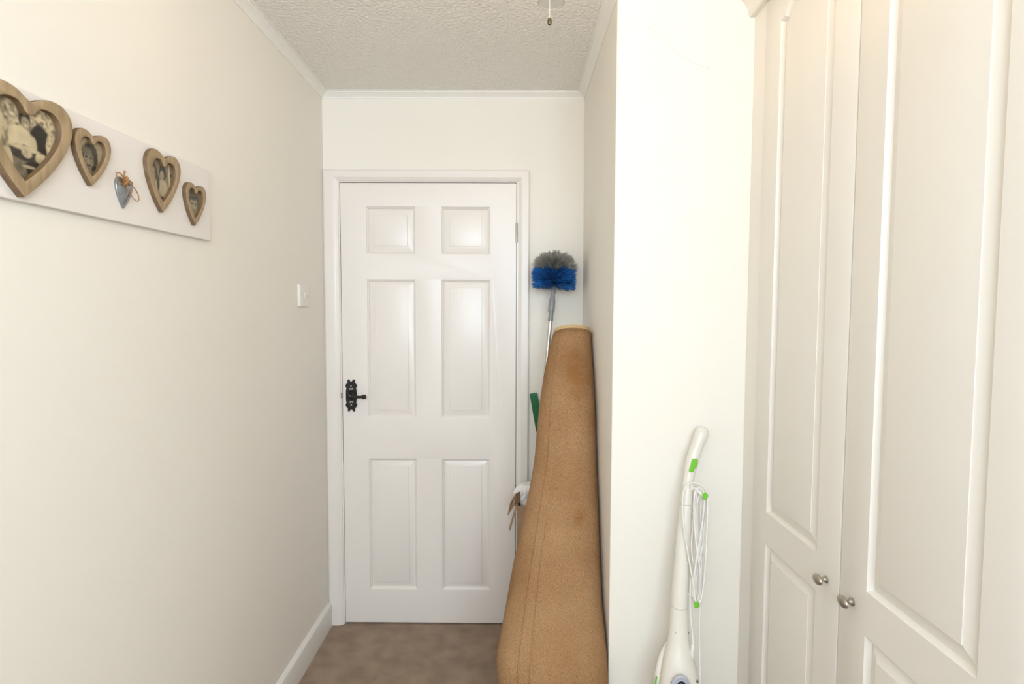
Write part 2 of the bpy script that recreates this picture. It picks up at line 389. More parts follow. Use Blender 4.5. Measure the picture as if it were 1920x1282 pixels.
# ------------------------------------------------------------------ heart photo plaque on the left wall
PL = empty('photo_plaque', (XL, .90, 1.597)); PL.rotation_euler = (math.radians(.75), 0, 0)
tag(PL, 'long white board with brown wooden heart photo frames hung on cream wall', 'picture frame')
MB().box(.0, .012, -.16, .584, 0, .187).build('board', 'board', PL, bevel=.0012)
def heart(notch, n=36):
    """half outline by hand, sharp at the tip and at the notch; counter-clockwise, width 1, height 1"""
    h = [(0, 0), (.115, .105), (.235, .235), (.345, .385), (.435, .545), (.488, .70), (.492, .81), (.448, .915), (.36, .982), (.255, 1.0), (.15, .980), (.065, notch + .032), (0, notch)]
    fine = spline([(a, b_, 0) for a, b_ in h], 12); L_ = [0]
    for a, c in zip(fine, fine[1:]): L_.append(L_[-1] + (c - a).length)
    out = []
    for k in range(n + 1):
        d_ = L_[-1] * k / n; i_ = max(q for q in range(len(L_)) if L_[q] <= d_ + 1e-9); i_ = min(i_, len(L_) - 2)
        t = (d_ - L_[i_]) / (L_[i_ + 1] - L_[i_]); p = fine[i_].lerp(fine[i_ + 1], t); out.append((p.x, p.y))
    out[0] = (0, 0); out[-1] = (0, notch)
    return out + [(-a, b_) for a, b_ in out[-2:0:-1]]
HT = [(a + .13 * (b_ - .0), b_) for a, b_ in heart(.905)]; HIN = [(a + .13 * b_, b_) for a, b_ in heart(.85)]
def sm(t): t = max(0, min(1, t)); return t * t * (3 - 2 * t)
def hsh(i, j):
    v = math.sin(i * 127.1 + j * 311.7) * 43758.5453; return v - math.floor(v)
def vn(x, y):
    i, j = math.floor(x), math.floor(y); a, b = sm(x - i), sm(y - j)
    return (hsh(i, j) * (1 - a) + hsh(i + 1, j) * a) * (1 - b) + (hsh(i, j + 1) * (1 - a) + hsh(i + 1, j + 1) * a) * b
def on_board(u, v, x):
    p = px(u, v, 'X', XL + x) - PL.location; a = -PL.rotation_euler.x
    return Vector((0, p.y * math.cos(a) - p.z * math.sin(a), p.y * math.sin(a) + p.z * math.cos(a)))
def paint(u, v, bgv, blobs):
    g = bgv
    for cx, cy, rx, ry, val, soft, nz, ns in blobs:
        e = math.hypot((u - cx) / rx, (v - cy) / ry) + .18 * (vn(u * 9 + cx * 31, v * 9) - .5)
        a = 1 - sm((e - (1 - soft)) / (2 * soft) )
        val2 = val + nz * (vn(u * ns + 7 * cx, v * ns + 3) - .5) * 2
        g = g * (1 - a) + val2 * a
    return g
# composition of the prints, in units of half the opening: cx cy rx ry value softness noise noise-scale
SEATED = (.42, [(.5, .76, .5, .3, .78, .2, .42, 16), (-.35, .55, .25, .5, .62, .25, .4, 14), (.48, .14, .30, .44, .06, .12, .03, 8),
    (-.95, .80, .26, .22, .10, .2, .1, 12), (-.93, .66, .13, .13, .62, .25, .1, 9), (-.75, .30, .26, .36, .88, .12, .06, 6), (-.85, -.1, .25, .3, .85, .15, .1, 7),
    (-.45, .15, .14, .32, .6, .3, .35, 14), (.84, .10, .17, .44, .78, .12, .25, 14), (-.08, .08, .36, .34, .86, .12, .07, 6), (.28, -.05, .1, .3, .8, .15, .05, 5),
    (.0, -.26, .42, .2, .12, .15, .05, 8), (.04, -.13, .42, .07, .80, .25, .05, 8), (.05, .62, .17, .2, .14, .15, .04, 9), (.07, .53, .12, .15, .60, .2, .1, 9), (.03, .55, .02, .02, .1, .4, 0, 3), (.11, .55, .02, .02, .1, .4, 0, 3), (.08, .46, .06, .02, .85, .3, 0, 3),
    (.07, -.25, .15, .11, .72, .25, .12, 10), (.5, -.30, .19, .17, .76, .2, .15, 9), (-.5, -.55, .17, .34, .84, .1, .06, 5), (-.78, -.28, .16, .1, .1, .2, 0, 4),
    (.3, -.66, .4, .26, .08, .15, .03, 8), (-.12, -.72, .17, .22, .36, .3, .15, 9), (.12, -.58, .22, .04, .7, .4, .1, 9)])
CHILD = (.62, [(.0, .12, .62, .72, .15, .12, .05, 10), (-.12, -.08, .38, .56, .44, .2, .07, 6), (-.30, .33, .32, .2, .32, .3, .07, 12), (-.3, .02, .10, .05, .05, .3, 0, 3), (.08, -.0, .10, .05, .05, .3, 0, 3), (-.12, -.22, .06, .1, .56, .4, 0, 3), (-.12, -.4, .2, .05, .15, .4, 0, 3), (.35, -.55, .25, .2, .1, .3, 0, 3), (-.1, -.85, .5, .22, .4, .3, .1, 6)])
COUPLE = (.45, [(-.62, .35, .28, .42, .18, .2, .05, 9), (-.68, .30, .18, .3, .55, .25, .08, 8), (.12, .45, .30, .36, .12, .2, .05, 9), (.05, .30, .17, .25, .55, .2, .05, 8), (-.65, -.3, .32, .4, .62, .15, .15, 9), (.1, -.30, .42, .42, .68, .12, .06, 6), (-.3, -.1, .1, .35, .15, .4, 0, 4), (.68, .15, .07, .75, .82, .15, .02, 5), (.86, .45, .06, .06, .04, .3, 0, 4), (0, -.85, .4, .12, .12, .3, .1, 8), (-.7, .36, .04, .03, .1, .4, 0, 3), (-.55, .36, .04, .03, .1, .4, 0, 3)])
BOY = (.42, [(.0, .25, .68, .62, .24, .2, .12, 14), (.02, -.12, .50, .66, .56, .15, .05, 7), (-.2, .02, .12, .06, .12, .35, 0, 3), (.24, .02, .12, .06, .12, .35, 0, 3), (.02, -.2, .07, .12, .66, .4, 0, 3), (.02, -.42, .24, .06, .14, .4, 0, 3), (.02, -.41, .18, .025, .75, .4, 0, 3), (0, .42, .5, .16, .2, .4, .1, 14), (0, -.95, .4, .16, .5, .3, .1, 8)])
def heart_frame(u, v, wid, hei, inner, art, thick=.0105):
    tip = on_board(u, v, .0118 + thick)
    H = bpy.data.objects.new('heart_frame', None); C.objects.link(H)
    pt = lambda poly, x: [(x, a * wid, b * hei) for a, b in poly]
    cy = .54
    inn = [(.13 * cy + (a - .13 * cy) * inner, cy + (b - cy) * inner + .008) for a, b in HIN]
    def off(poly, dd):
        q = inset([(a * wid, b * hei) for a, b in poly], dd); return [(a / wid, b / hei) for a, b in q]
    be = .0018
    oi = off(HT, be); ii = off(inn, -be)
    b = MB()
    b.fill([[(a * wid, z * hei) for a, z in oi], [(a * wid, z * hei) for a, z in ii]], lambda a, z: (thick, a, z))
    b.loft([pt(oi, thick), pt(off(HT, be * .3), thick - be * .35), pt(HT, thick - be), pt(HT, 0)], caps=(False, False))
    b.loft([pt(ii, thick), pt(off(inn, -be * .3), thick - be * .35), pt(inn, thick - be), pt(inn, 0)], caps=(False, False))
    fr = b.build('heart_frame', 'wood', PL, smooth=30); bpy.data.objects.remove(H)
    fr.data.materials.append(M['wood_edge'])
    for p in fr.data.polygons:
        if abs(p.normal.x) < .45: p.material_index = 1
    fr.location = (.0118, tip.y, tip.z)
    # print behind the opening
    NR = 30; rings = []
    cen = (.13 * cy, cy + .012)
    big = [(cen[0] + (a - cen[0]) * 1.03, cen[1] + (b_ - cen[1]) * 1.03) for a, b_ in inn]
    vs = []; cols = []
    xs = [p[0] for p in inn]; zs = [p[1] for p in inn]; hw = (max(xs) - min(xs)) / 2; xm = (max(xs) + min(xs)) / 2; zm = (max(zs) + min(zs)) / 2; hh = (max(zs) - min(zs)) / 2
    mb = MB(); n = len(big)
    # refine the outline for a fine print
    fine = []
    for k in range(n):
        a, c = big[k], big[(k + 1) % n]; fine += [a, ((a[0] + c[0]) / 2, (a[1] + c[1]) / 2)]
    rr = []
    for k in range(NR + 1):
        t = max(.01, k / NR); rr.append([(.0022, (cen[0] + (a - cen[0]) * t) * wid, (cen[1] + (z - cen[1]) * t) * hei) for a, z in fine])
    mb.loft(rr, caps=(True, False))
    o = mb.build('photo', 'photo', fr, smooth=60)
    ca = o.data.color_attributes.new('print', 'FLOAT_COLOR', 'POINT')
    for i, vtx in enumerate(o.data.vertices):
        u = (vtx.co.y / wid - xm) / hw; v = (vtx.co.z / hei - zm) / hh
        g = max(0, min(1, paint(u, v, art[0], art[1])))
        g = g ** 1.6
        ca.data[i].color = (.014 + .78 * g, .010 + .64 * g, .007 + .40 * g, 1)
    return fr
heart_frame(47, 370, .180, .178, .73, SEATED, .0135)
heart_frame(173.5, 348.5, .092, .104, .69, CHILD)
heart_frame(306.5, 398.5, .123, .139, .68, COUPLE)
heart_frame(367, 422.5, .090, .105, .70, BOY)
# tin heart charm with a twine bow
cw, ch = .050, .064
b = MB(); pt = lambda s, x: [(x, a * cw * s, (.55 + (z - .55) * s) * ch) for a, z in HT]
b.loft([pt(1, .0), pt(1, .0035), pt(.96, .0045), pt(.74, .0045), pt(.72, .0028), pt(.66, .004), pt(.45, .0058), pt(.15, .0066)], caps=(True, True))
chm = b.build('heart_charm', 'tin', PL, smooth=35); tp = on_board(230.8, 391, .014); chm.location = (.0118, tp.y, tp.z)
chm['label'] = 'small blue grey tin heart tied with a twine bow'
def tw(pts, r=.0008): return MB().tube(spline(pts, 5), r, 6)
bowp = lambda pts: [(x, y * 1.2 + .003, .056 + (z - .056) * 1.2) for x, y, z in pts]
b = tw(bowp([(.006, 0, .054), (.010, -.010, .064), (.012, -.022, .067), (.012, -.026, .061), (.010, -.018, .053), (.008, -.006, .051), (.008, 0, .056)]), .0010)
b.tube(spline(bowp([(.008, 0, .056), (.010, .010, .053), (.012, .021, .045), (.012, .027, .034), (.012, .024, .027), (.011, .014, .030), (.009, .006, .042), (.008, 0, .055)]), 5), .0010, 6)
b.tube(spline(bowp([(.008, 0, .056), (.009, -.004, .066), (.010, -.003, .074)]), 4), .0014, 6)
b.tube(spline(bowp([(.008, .002, .056), (.009, .010, .059), (.010, .015, .056), (.009, .012, .050)]), 4), .0010, 6)
b.tube(spline(bowp([(.005, -.004, .050), (.010, -.002, .052), (.011, .002, .058), (.009, .003, .064), (.004, 0, .062)]), 4), .0020, 7)
rnd = random.Random(3)
for _ in range(36):                                  # frayed fibres
    p = Vector(rnd.choice([(.009, -.025, .066), (.010, -.003, .074), (.009, 0, .058)])); q = p + Vector((rnd.uniform(0, .004), rnd.uniform(-.006, .006), rnd.uniform(-.004, .006)))
    b.tube([p, q], [.0003, .0001], 3)
b.build('twine_bow', 'twine', chm, smooth=60)

# ------------------------------------------------------------------ light switch
LS = empty('light_switch', (XL, 2.139, 1.476)); tag(LS, 'white square wall light switch with single rocker beside the door', 'light switch')
b = MB(); pl = lambda hy, hz_, x: [(x, a, z) for a, z in ((-hy, -hz_), (hy, -hz_), (hy, hz_), (-hy, hz_))]
rings = []
def rr_(h, r, x, n=5):
    out = []
    for cx, cz, a0 in ((h - r, h - r, 0), (-h + r, h - r, 90), (-h + r, -h + r, 180), (h - r, -h + r, 270)):
        for k in range(n + 1):
            t = math.radians(a0 + 90 * k / n); out.append((x, cx + r * math.cos(t), cz + r * math.sin(t)))
    return out
b.loft([rr_(.043, .004, 0), rr_(.043, .004, .005), rr_(.0425, .005, .0085), rr_(.040, .006, .0105), rr_(.036, .006, .0112)])
b.build('plate', 'white_plastic', LS, smooth=35)
MB().loft([[(.0105, a, z) for a, z in rect(-.006, .006, -.013, .013)], [(x, a, z) for (a, z), x in zip(rect(-.0055, .0055, -.0125, .0125), (.0118, .0118, .0165, .0165))]]).build('rocker', 'white_plastic', LS, bevel=.0006)
for s in (-1, 1): MB().lathe([(.0024, 0), (.0024, .0012), (.0012, .0013), (0, .0013)], (.0108, .030 * s, 0), (1, 0, 0), 10).build('screw', 'grey_plastic', LS)

# ------------------------------------------------------------------ carpet leaning in the corner, rolled, backing outwards
RC = empty('rolled_carpet', (0.12, 1.70, 0)); tag(RC, 'tall rolled brown carpet with jute backing leaning in the corner', 'carpet roll')
sil = [  # photo silhouette: left px, right px, y
    (1037, 1106.5, 628), (1028, 1108, 660), (1019.5, 1111, 704), (1011.5, 1114, 758), (1006, 1115.5, 812), (1002.5, 1116.5, 859), (996, 1118, 898), (986, 1120, 945), (973, 1122.5, 1008), (963.5, 1124, 1049), (950, 1127, 1122), (939, 1132.5, 1181), (928, 1137, 1235), (934, 1139, 1282)]
rows = []
for l, r_, y in sil:
    pr = px(r_, y, 'X', .2935); Y = pr.y; pl_ = px(l, y, 'Y', Y)
    rows.append([pr.z, Y, pl_.x, .2935])
rows.sort()
z0, Y0, xl0, xr0 = rows[0]
rows = [[0, Y0 - .075, xl0 + .03, xr0 - .005], [z0 * .5, Y0 - .035, xl0 + .012, xr0]] + rows
def section(zc, Yc, xl, xr, lean, th, rf):
    a = (xr - xl) / 2; cx = (xl + xr) / 2; bb = min(.125, .42 * a + .042)
    ex = .86                                          # a little squarish
    c, s = math.cos(th), math.sin(th)
    X = cx + a * rf * math.copysign(abs(c) ** ex, c); dy = bb * rf * math.copysign(abs(s) ** ex, s)
    return Vector((X, Yc + dy, zc - dy * lean))
def lerprow(z):
    for i in range(len(rows) - 1):
        if rows[i][0] <= z <= rows[i + 1][0] + 1e-9:
            t = (z - rows[i][0]) / (rows[i + 1][0] - rows[i][0]); return [p + (q - p) * t for p, q in zip(rows[i], rows[i + 1])]
    return rows[-1]
NT = 720; TURNS = 2.1; TH0 = math.radians(239)        # outer edge of the sheet: front left
ztop = rows[-1][0]; zsv = [ztop * k / 44 for k in range(45)]
def sheet_pt(row, lean, k, off=0):
    t = k / NT; th = TH0 - .05 + t * TURNS * 2 * math.pi
    rf = 1.0 - .034 * t * TURNS - (.0 if t * TURNS < 1 else .0) - off
    fade = max(0, min(1, (1.05 - row[0]) / .5))
    if t * TURNS < 1:
        rf -= .022 * fade * math.exp(-((th - TH0 - .17) / .016) ** 2)       # long crease beside the edge
        rf -= .004 * fade * math.exp(-((th - TH0 - .33) / .02) ** 2)
    q = .010 * math.sin(row[0] * 9 + 1.3 * math.sin(th * 2)) * math.sin(th * 3 + row[0] * 4)
    p = section(*row, lean, th, rf + q * .35)
    return p
def lean_at(z): return .40 * max(0, min(1, (z - .15) / .3))
b = MB(); grid = []
for z in zsv:
    row = lerprow(z); grid.append([sheet_pt(row, lean_at(z), k) - Vector((.12, 1.70, 0)) for k in range(NT + 1)])
b.loft(grid, closed=False, caps=(False, False))
o = b.build('backing', 'jute', RC, smooth=60, doubles=False)
md = o.modifiers.new('thick', 'SOLIDIFY'); md.thickness = .0055; md.offset = 0
# pale pile edge round the top end
b = MB(); row = rows[-1]; lt = lean_at(row[0]); ax = Vector((0, .37, .93)); N1 = int(NT / TURNS * 1.0)
r0 = [sheet_pt(row, lt, k, -.012) - Vector((.12, 1.70, 0)) for k in range(N1)]; r1 = [sheet_pt(row, lt, k, .0) - Vector((.12, 1.70, 0)) + ax * .015 for k in range(N1)]
r2 = [sheet_pt(row, lt, k, .10) - Vector((.12, 1.70, 0)) + ax * .015 for k in range(N1)]; r3 = [sheet_pt(row, lt, k, .12) - Vector((.12, 1.70, 0)) + ax * .001 for k in range(N1)]
r00 = [p + ax * .002 for p in r0]; r0a = [p + ax * .011 for p in r0]
b.loft([r3, [p for p in r0], r00, r0a, r1, r2, r3], closed=True, caps=(False, False)).build('pile_edge', 'binding', RC, smooth=40)

# ------------------------------------------------------------------ cobweb brush
hb = Vector((.165, 2.292, 1.586))
foot = px(972, 1297, 'Y', 2.03); foot.z = 0; neck = px(1037.5, 540, 'Y', 2.285)
dirp = (neck - foot).normalized()
CBR = empty('cobweb_brush', foot); tag(CBR, 'cobweb brush with round blue and grey bristle head on metal pole', 'brush')
Ln = (neck - foot).length
P_ = lambda t: dirp * t
MB().lathe([(.0, 0), (.0088, .001), (.0088, Ln - .135), (.0088, Ln - .13)], (0, 0, 0), dirp, 16).build('pole', 'metal_pole', CBR, smooth=40)
MB().lathe([(.0112, -.012), (.0115, -.004), (.0115, .0), (.0100, .003), (.0098, .026), (.0110, .028)], P_(Ln - .128), dirp, 18).build('collar', 'grey_plastic', CBR, smooth=40)
MB().lathe([(.0115, 0), (.0135, .004), (.0132, .045), (.0098, .064), (.0088, .078), (.0115, .082), (.0122, .090), (.0095, .096), (.007, .12), (0, .15)], P_(Ln - .102), dirp, 18).build('socket', 'grey_plastic', CBR, smooth=40)
def bristles(name, cols, n, gen, seed):
    r = random.Random(seed); vs = []; fs = []; vc = []
    for i in range(n):
        a, c, w_, tint = gen(r); d_ = (c - a); sd = d_.cross(Vector((r.uniform(-1, 1), r.uniform(-1, 1), r.uniform(-1, 1)))).normalized(); s2 = d_.normalized().cross(sd)
        mid = a + d_ * .6 + Vector((r.uniform(-1, 1), r.uniform(-1, 1), r.uniform(-1, 1))) * .004
        o = len(vs)
        for q, ww in ((a, .7), (mid, 1), (c, .55)):
            for k in range(3):
                t = 2 * math.pi * k / 3; vs.append(tuple(q + (sd * math.cos(t) + s2 * math.sin(t)) * w_ * ww))
        for l in (0, 3):
            for k in range(3): fs.append((o + l + k, o + l + (k + 1) % 3, o + l + 3 + (k + 1) % 3, o + l + 3 + k))
        fs.append((o + 6, o + 7, o + 8))
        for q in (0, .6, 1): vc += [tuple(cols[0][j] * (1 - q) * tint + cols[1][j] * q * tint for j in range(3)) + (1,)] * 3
    me = bpy.data.meshes.new(name); me.from_pydata(vs, [], fs); ca = me.color_attributes.new('strand', 'FLOAT_COLOR', 'POINT')
    for i, c in enumerate(vc): ca.data[i].color = c
    me.materials.append(M['bristle']); o = bpy.data.objects.new(name, me); C.objects.link(o); o.parent = CBR; o['kind'] = 'stuff'; return o
M['bristle'] = mat('bristle', (.5, .5, .5, 1), .55, vcol='strand')
axb = Vector((.06, .02, 1)).normalized(); hl_ = hb - foot; e1 = axb.orthogonal().normalized(); e2 = axb.cross(e1)
tr_ = random.Random(11)
TB = [(tr_.uniform(0, 2 * math.pi), tr_.uniform(-.068, .016), tr_.uniform(.84, 1.03), tr_.uniform(.5, 1.5)) for _ in range(300)]
TG = [(tr_.uniform(0, 2 * math.pi), tr_.random(), tr_.uniform(.88, 1.05), tr_.uniform(.55, 1.35)) for _ in range(230)]
def g_blue(r):
    ph, h, k, tint = r.choice(TB); ph += r.gauss(0, .085); h += r.gauss(0, .0045)
    if h < -.05: h -= .006 * abs(math.sin(ph * 7))
    R_ = .097 * k * (.90 + .10 * r.random() ** .5) * (1 - 2.2 * max(0, h - .005))
    if r.random() < .30: R_ *= r.uniform(.5, .9)
    ra = e1 * math.cos(ph) + e2 * math.sin(ph)
    return hl_ + ra * .008 + axb * (-.050 + (h + .066) * .45), hl_ + ra * R_ + axb * h, .0008, tint * r.uniform(.8, 1.2)
def g_grey(r):
    ph, el, k, tint = r.choice(TG); ph += r.gauss(0, .10); el = min(1, max(0, el + r.gauss(0, .05)))
    h = .010 + .070 * math.sin(el * math.pi / 2); R_ = .092 * math.sqrt(max(0, 1 - (max(0, h - .006) / .078) ** 2)) + .004
    k *= r.uniform(.92, 1.04); ra = e1 * math.cos(ph) + e2 * math.sin(ph)
    return hl_ + ra * .008 + axb * (-.01 + h * .3), hl_ + (ra * R_ + axb * h) * k, .0007, tint * r.uniform(.8, 1.2)
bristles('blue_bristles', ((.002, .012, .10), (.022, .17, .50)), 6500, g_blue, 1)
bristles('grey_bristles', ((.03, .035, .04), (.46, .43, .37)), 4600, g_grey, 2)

# ------------------------------------------------------------------ cardboard box in the corner with things standing in it
bx0, bx1, by0, by1, bz = .0125, .285, 2.165, 2.352, .632
BX = empty('cardboard_box', (bx0, by0, 0)); tag(BX, 'tall open brown cardboard box behind the rolled carpet', 'box')
th = .004; w_, dp = bx1 - bx0, by1 - by0
b = MB(); b.box(0, w_, 0, th, 0, bz); b.box(0, w_, dp - th, dp, 0, bz); b.box(0, th, th, dp - th, 0, bz); b.box(w_ - th, w_, th, dp - th, 0, bz); b.box(th, w_ - th, th, dp - th, 0, th)
b.build('body', 'card', BX, doubles=False)
def flap(pts, t=.0035):
    pts = [Vector(p) for p in pts]; n = (pts[1] - pts[0]).cross(pts[-1] - pts[0]).normalized() * t
    b = MB(); b.loft([[p - n / 2 for p in pts], [p + n / 2 for p in pts]]); return b.build('flap', 'card', BX)
ob = Vector((bx0, by0, 0))
# side flap folded outwards and down, and a torn one standing out from the corner
flap([Vector((0.001, .012, bz - .002)), Vector((.001, .062, bz - .002)), Vector((-.029, .066, bz - .112)), Vector((-.029, .022, bz - .112))])
A = px(974.5, 921, 'Y', 2.155); B_ = px(952, 966, 'Y', 2.115); C_ = px(957, 942, 'Y', 2.10); E_ = px(966, 926, 'Y', 2.12); G_ = px(975, 940, 'Y', 2.162); H_ = px(963, 949, 'Y', 2.12)
flap([p - ob for p in (A, E_, C_, B_, H_, G_)])
# green pole standing in the box
gt = px(1000, 737, 'Y', 2.388); gb = Vector((.268, 2.388, .0)); dg = (gb - gt).normalized()
GP = empty('green_handle', gb); tag(GP, 'flat green plastic tool handle leaning beside the door frame', 'tool handle')
sd = Vector((0, 1, 0)).cross(dg).normalized(); fw = dg.cross(sd)
def grng(t, hw, hd):
    c = gt + dg * t - gb; return [c + sd * a + fw * d__ for a, d__ in ((-hw, -hd), (hw, -hd), (hw, hd), (-hw, hd))]
Lg = (gb - gt).length
MB().loft([grng(.0, .0150, .006), grng(.003, .0165, .008), grng(.16, .0165, .008), grng(.2, .013, .007), grng(.3, .010, .006), grng(Lg, .010, .006)]).build('grip', 'darkgreen', GP, bevel=.002)
# white tub with a frilled cloth cover standing in the box
tc_ = Vector((.062, 2.222, .0045)); FT = empty('frilled_tub', tc_); tag(FT, 'white tub with a frilled white cloth cover inside the cardboard box', 'tub')
MB().lathe([(.032, 0), (.036, .006), (.036, .62), (.0375, .625), (.0375, .634), (.036, .638), (.0345, .672)], (0, 0, 0), (0, 0, 1), 28).build('tub', 'white_plastic', FT, smooth=40)
n = 88; rings = []
for rad, z, am in ((.0, .703, 0), (.02, .702, 0), (.036, .699, .001), (.044, .693, .004), (.050, .683, .0070), (.055, .670, .010), (.053, .668, .010), (.046, .680, .006), (.036, .69, 0)):
    rings.append([((rad + am * math.sin(k * 2 * math.pi / n * 16)) * math.cos(k * 2 * math.pi / n), (rad + am * math.sin(k * 2 * math.pi / n * 16)) * math.sin(k * 2 * math.pi / n), z + am * .7 * math.cos(k * 2 * math.pi / n * 16 + .8) - .25 * (am > 0) * 0) for k in range(n)])
MB().loft(rings, caps=(True, True)).build('frilled_cover', 'frill', FT, smooth=60)
rings = []
for rad, z, am in ((.036, .692, 0), (.044, .668, .003), (.049, .648, .006), (.050, .640, .007), (.047, .641, .006), (.036, .68, 0)):
    rings.append([((rad + am * math.sin(k * 2 * math.pi / n * 17 + 1)) * math.cos(k * 2 * math.pi / n), (rad + am * math.sin(k * 2 * math.pi / n * 17 + 1)) * math.sin(k * 2 * math.pi / n), z + .02 * max(0, math.cos(k * 2 * math.pi / n + .9)) ) for k in range(n)])
MB().loft(rings, caps=(False, False)).build('frill', 'frill', FT, smooth=60)

# ------------------------------------------------------------------ steam mop leaning on the boxed-out wall
def my(v): return 1.612 - (v - 810) / (1282 - 810) * .135           # depth of the mop's axis for a photo row
MP0 = Vector((.475, 1.42, 0)); SMp = empty('steam_mop', MP0); tag(SMp, 'white upright steam mop with green trigger leaning on the white wall', 'steam mop')
def mring(u, v, wpx, n=22, dr=1.0, sq=1.0, tilt=0):
    Y = my(v); c = px(u, v, 'Y', Y); hw = wpx / 2 * (Y) / F
    out = []
    for k in range(n):
        t = 2 * math.pi * k / n; a, s = math.cos(t), math.sin(t)
        out.append(c + Vector((hw * math.copysign(abs(a) ** sq, a), hw * dr * math.copysign(abs(s) ** sq, s), hw * a * tilt)) - MP0)
    return out
# handle with rounded end
hs = [(1318.5, 800.5, 8), (1318, 802, 17), (1317, 806, 22), (1315.5, 812, 24.5), (1313, 820, 24.5), (1309, 830, 22.5), (1304.5, 842, 22), (1300, 856, 22.5), (1296, 870, 22), (1293, 885, 20), (1290.5, 900, 20), (1289, 915, 21), (1287.5, 930, 22), (1286.6, 943.5, 22.5)]
MB().loft([mring(u, v, w__, sq=.9, tilt=-.25 if v < 900 else 0) for u, v, w__ in hs]).build('handle', 'mop', SMp, smooth=50)
MB().loft([mring(1286.6, 943.3, 21.2), mring(1286.5, 944.6, 21.2)]).build('seam', 'mop_seam', SMp)
ts = [(1286.4, 944.3, 23), (1283, 985, 25.5), (1280, 1030, 28), (1277, 1075, 30), (1274.7, 1109, 32), (1273.8, 1134.3, 33)]
MB().loft([mring(*q) for q in ts]).build('tube', 'mop', SMp, smooth=50)
MB().loft([mring(1273.8, 1134.0, 31.6), mring(1273.8, 1135.6, 31.6)]).build('seam', 'mop_seam', SMp)
bs = [(1273.6, 1135.3, 33.5), (1273, 1171, 36), (1272.3, 1195, 40), (1272, 1211, 46), (1272.3, 1226, 54), (1272.8, 1242, 62), (1273.5, 1262, 71), (1274, 1285, 79), (1274, 1320, 86), (1274, 1360, 86), (1274, 1400, 74), (1274, 1420, 52), (1274, 1436, 36)]
MB().loft([mring(u, v, w__, 28, .9 if v < 1250 else .78) for u, v, w__ in bs]).build('body', 'mop', SMp, smooth=50)
# rear tank, a little wider, behind the body
rs = [(1262, 1212, 16), (1258, 1226, 26), (1256.5, 1244, 38), (1255.5, 1262, 46), (1256, 1285, 54), (1257, 1330, 58), (1257, 1370, 56), (1260, 1395, 36)]
def back(ring_, d__): return [p + Vector((0, d__, 0)) for p in ring_]
MB().loft([back(mring(u, v, w__, 22, .55), .024) for u, v, w__ in rs]).build('water_tank', 'pale', SMp, smooth=50)
gedge = [px(u, v, 'Y', my(v) + .010) - MP0 for u, v in ((1231, 1268), (1229.3, 1280), (1228.3, 1300), (1228, 1320))]
MB().tube(gedge, .0022, 8).build('green_edge', 'green', SMp, smooth=50)
# mop head on the floor, below the picture
ft = mring(1274, 1436, 30)
cjo = px(1274, 1436, 'Y', my(1436)) - MP0
MB().tube([cjo + Vector((0, 0, .03)), Vector((cjo.x, .015, .03))], [.015, .015], 14).build('joint', 'grey_plastic', SMp, smooth=40)
hpl = [(-.125, -.06), (.125, -.06), (.14, -.045), (.06, .085), (.03, .1), (-.03, .1), (-.06, .085), (-.14, -.045)]
MB().loft([[(a + cjo.x, c - .0, .014) for a, c in hpl], [(a * .98 + cjo.x, c * .98, .028) for a, c in hpl], [(a * .55 + cjo.x, c * .55, .042) for a, c in hpl]]).build('mop_head', 'mop', SMp, smooth=20)
MB().loft([[(a * 1.03 + cjo.x, c * 1.03, 0) for a, c in hpl], [(a * 1.04 + cjo.x, c * 1.04, .014) for a, c in hpl]]).build('mop_pad', 'frill', SMp, bevel=.004)
# trigger
def q3(u, v, dy): return px(u, v, 'Y', my(v) + dy) - MP0
tr = [(1297.5, 859.5), (1308, 859.8), (1308.5, 869), (1308, 873.5), (1302, 879), (1300.3, 885.3), (1291, 884), (1294, 873)]
MB().loft([[q3(u, v, -.019) for u, v in tr], [q3(u, v, -.004) for u, v in tr]]).build('trigger', 'green', SMp, bevel=.0025, segs=3)
# screws and lugs
for u, v in ((1264.5, 1179.5), (1286.5, 1180.5), (1253.5, 1264.5), (1301.5, 1265.5)):
    c = q3(u, v, 0); Y = my(v); wv = [q for q in bs if q[1] <= v][-1]
    hw = wv[2] / 2 * Y / F; offx = c.x - q3(wv[0], v, 0).x; s_ = math.sqrt(max(.05, 1 - min(1, (offx / hw) ** 2))) * hw * .9
    MB().lathe([(.0042, -.004), (.0042, .0004), (.0032, .0006), (.0028, -.001), (0, -.001)], (c.x, c.y - s_, c.z), (offx * 8, -1, .1), 12).build('screw', 'pewter', SMp, smooth=40)
for u, v in ((1273.5, 955), (1260.5, 1109), (1299.5, 957)):
    MB().lathe([(.0032, -.006), (.0032, .0005), (.002, .0015), (0, .0018)], q3(u, v, 0), (-1 if u < 1280 else 1, -.3, 0), 12).build('lug', 'pale', SMp, smooth=40)
# dial on the body
dl = [(1277, 1277, 33), ]
dc = q3(1276, 1279, -.044); rings = []
for r_, t in ((1.0, 0), (1.0, .006), (.92, .009), (.86, .0085), (.84, .006), (.66, .0055), (.62, .008), (.55, .008)):
    rings.append([dc + Vector((.026 * r_ * math.cos(k * 2 * math.pi / 32), -t, .034 * r_ * math.sin(k * 2 * math.pi / 32) - .012)) for k in range(32)])
MB().loft(rings).build('dial_ring', 'greyblue', SMp, smooth=40)
MB().lathe([(.0125, 0), (.0125, .009), (.0105, .011), (.008, .009), (.004, .0085), (0, .0085)], dc + Vector((0, -.0045, -.004)), (0, -1, 0), 24).build('dial', 'black', SMp, smooth=40)
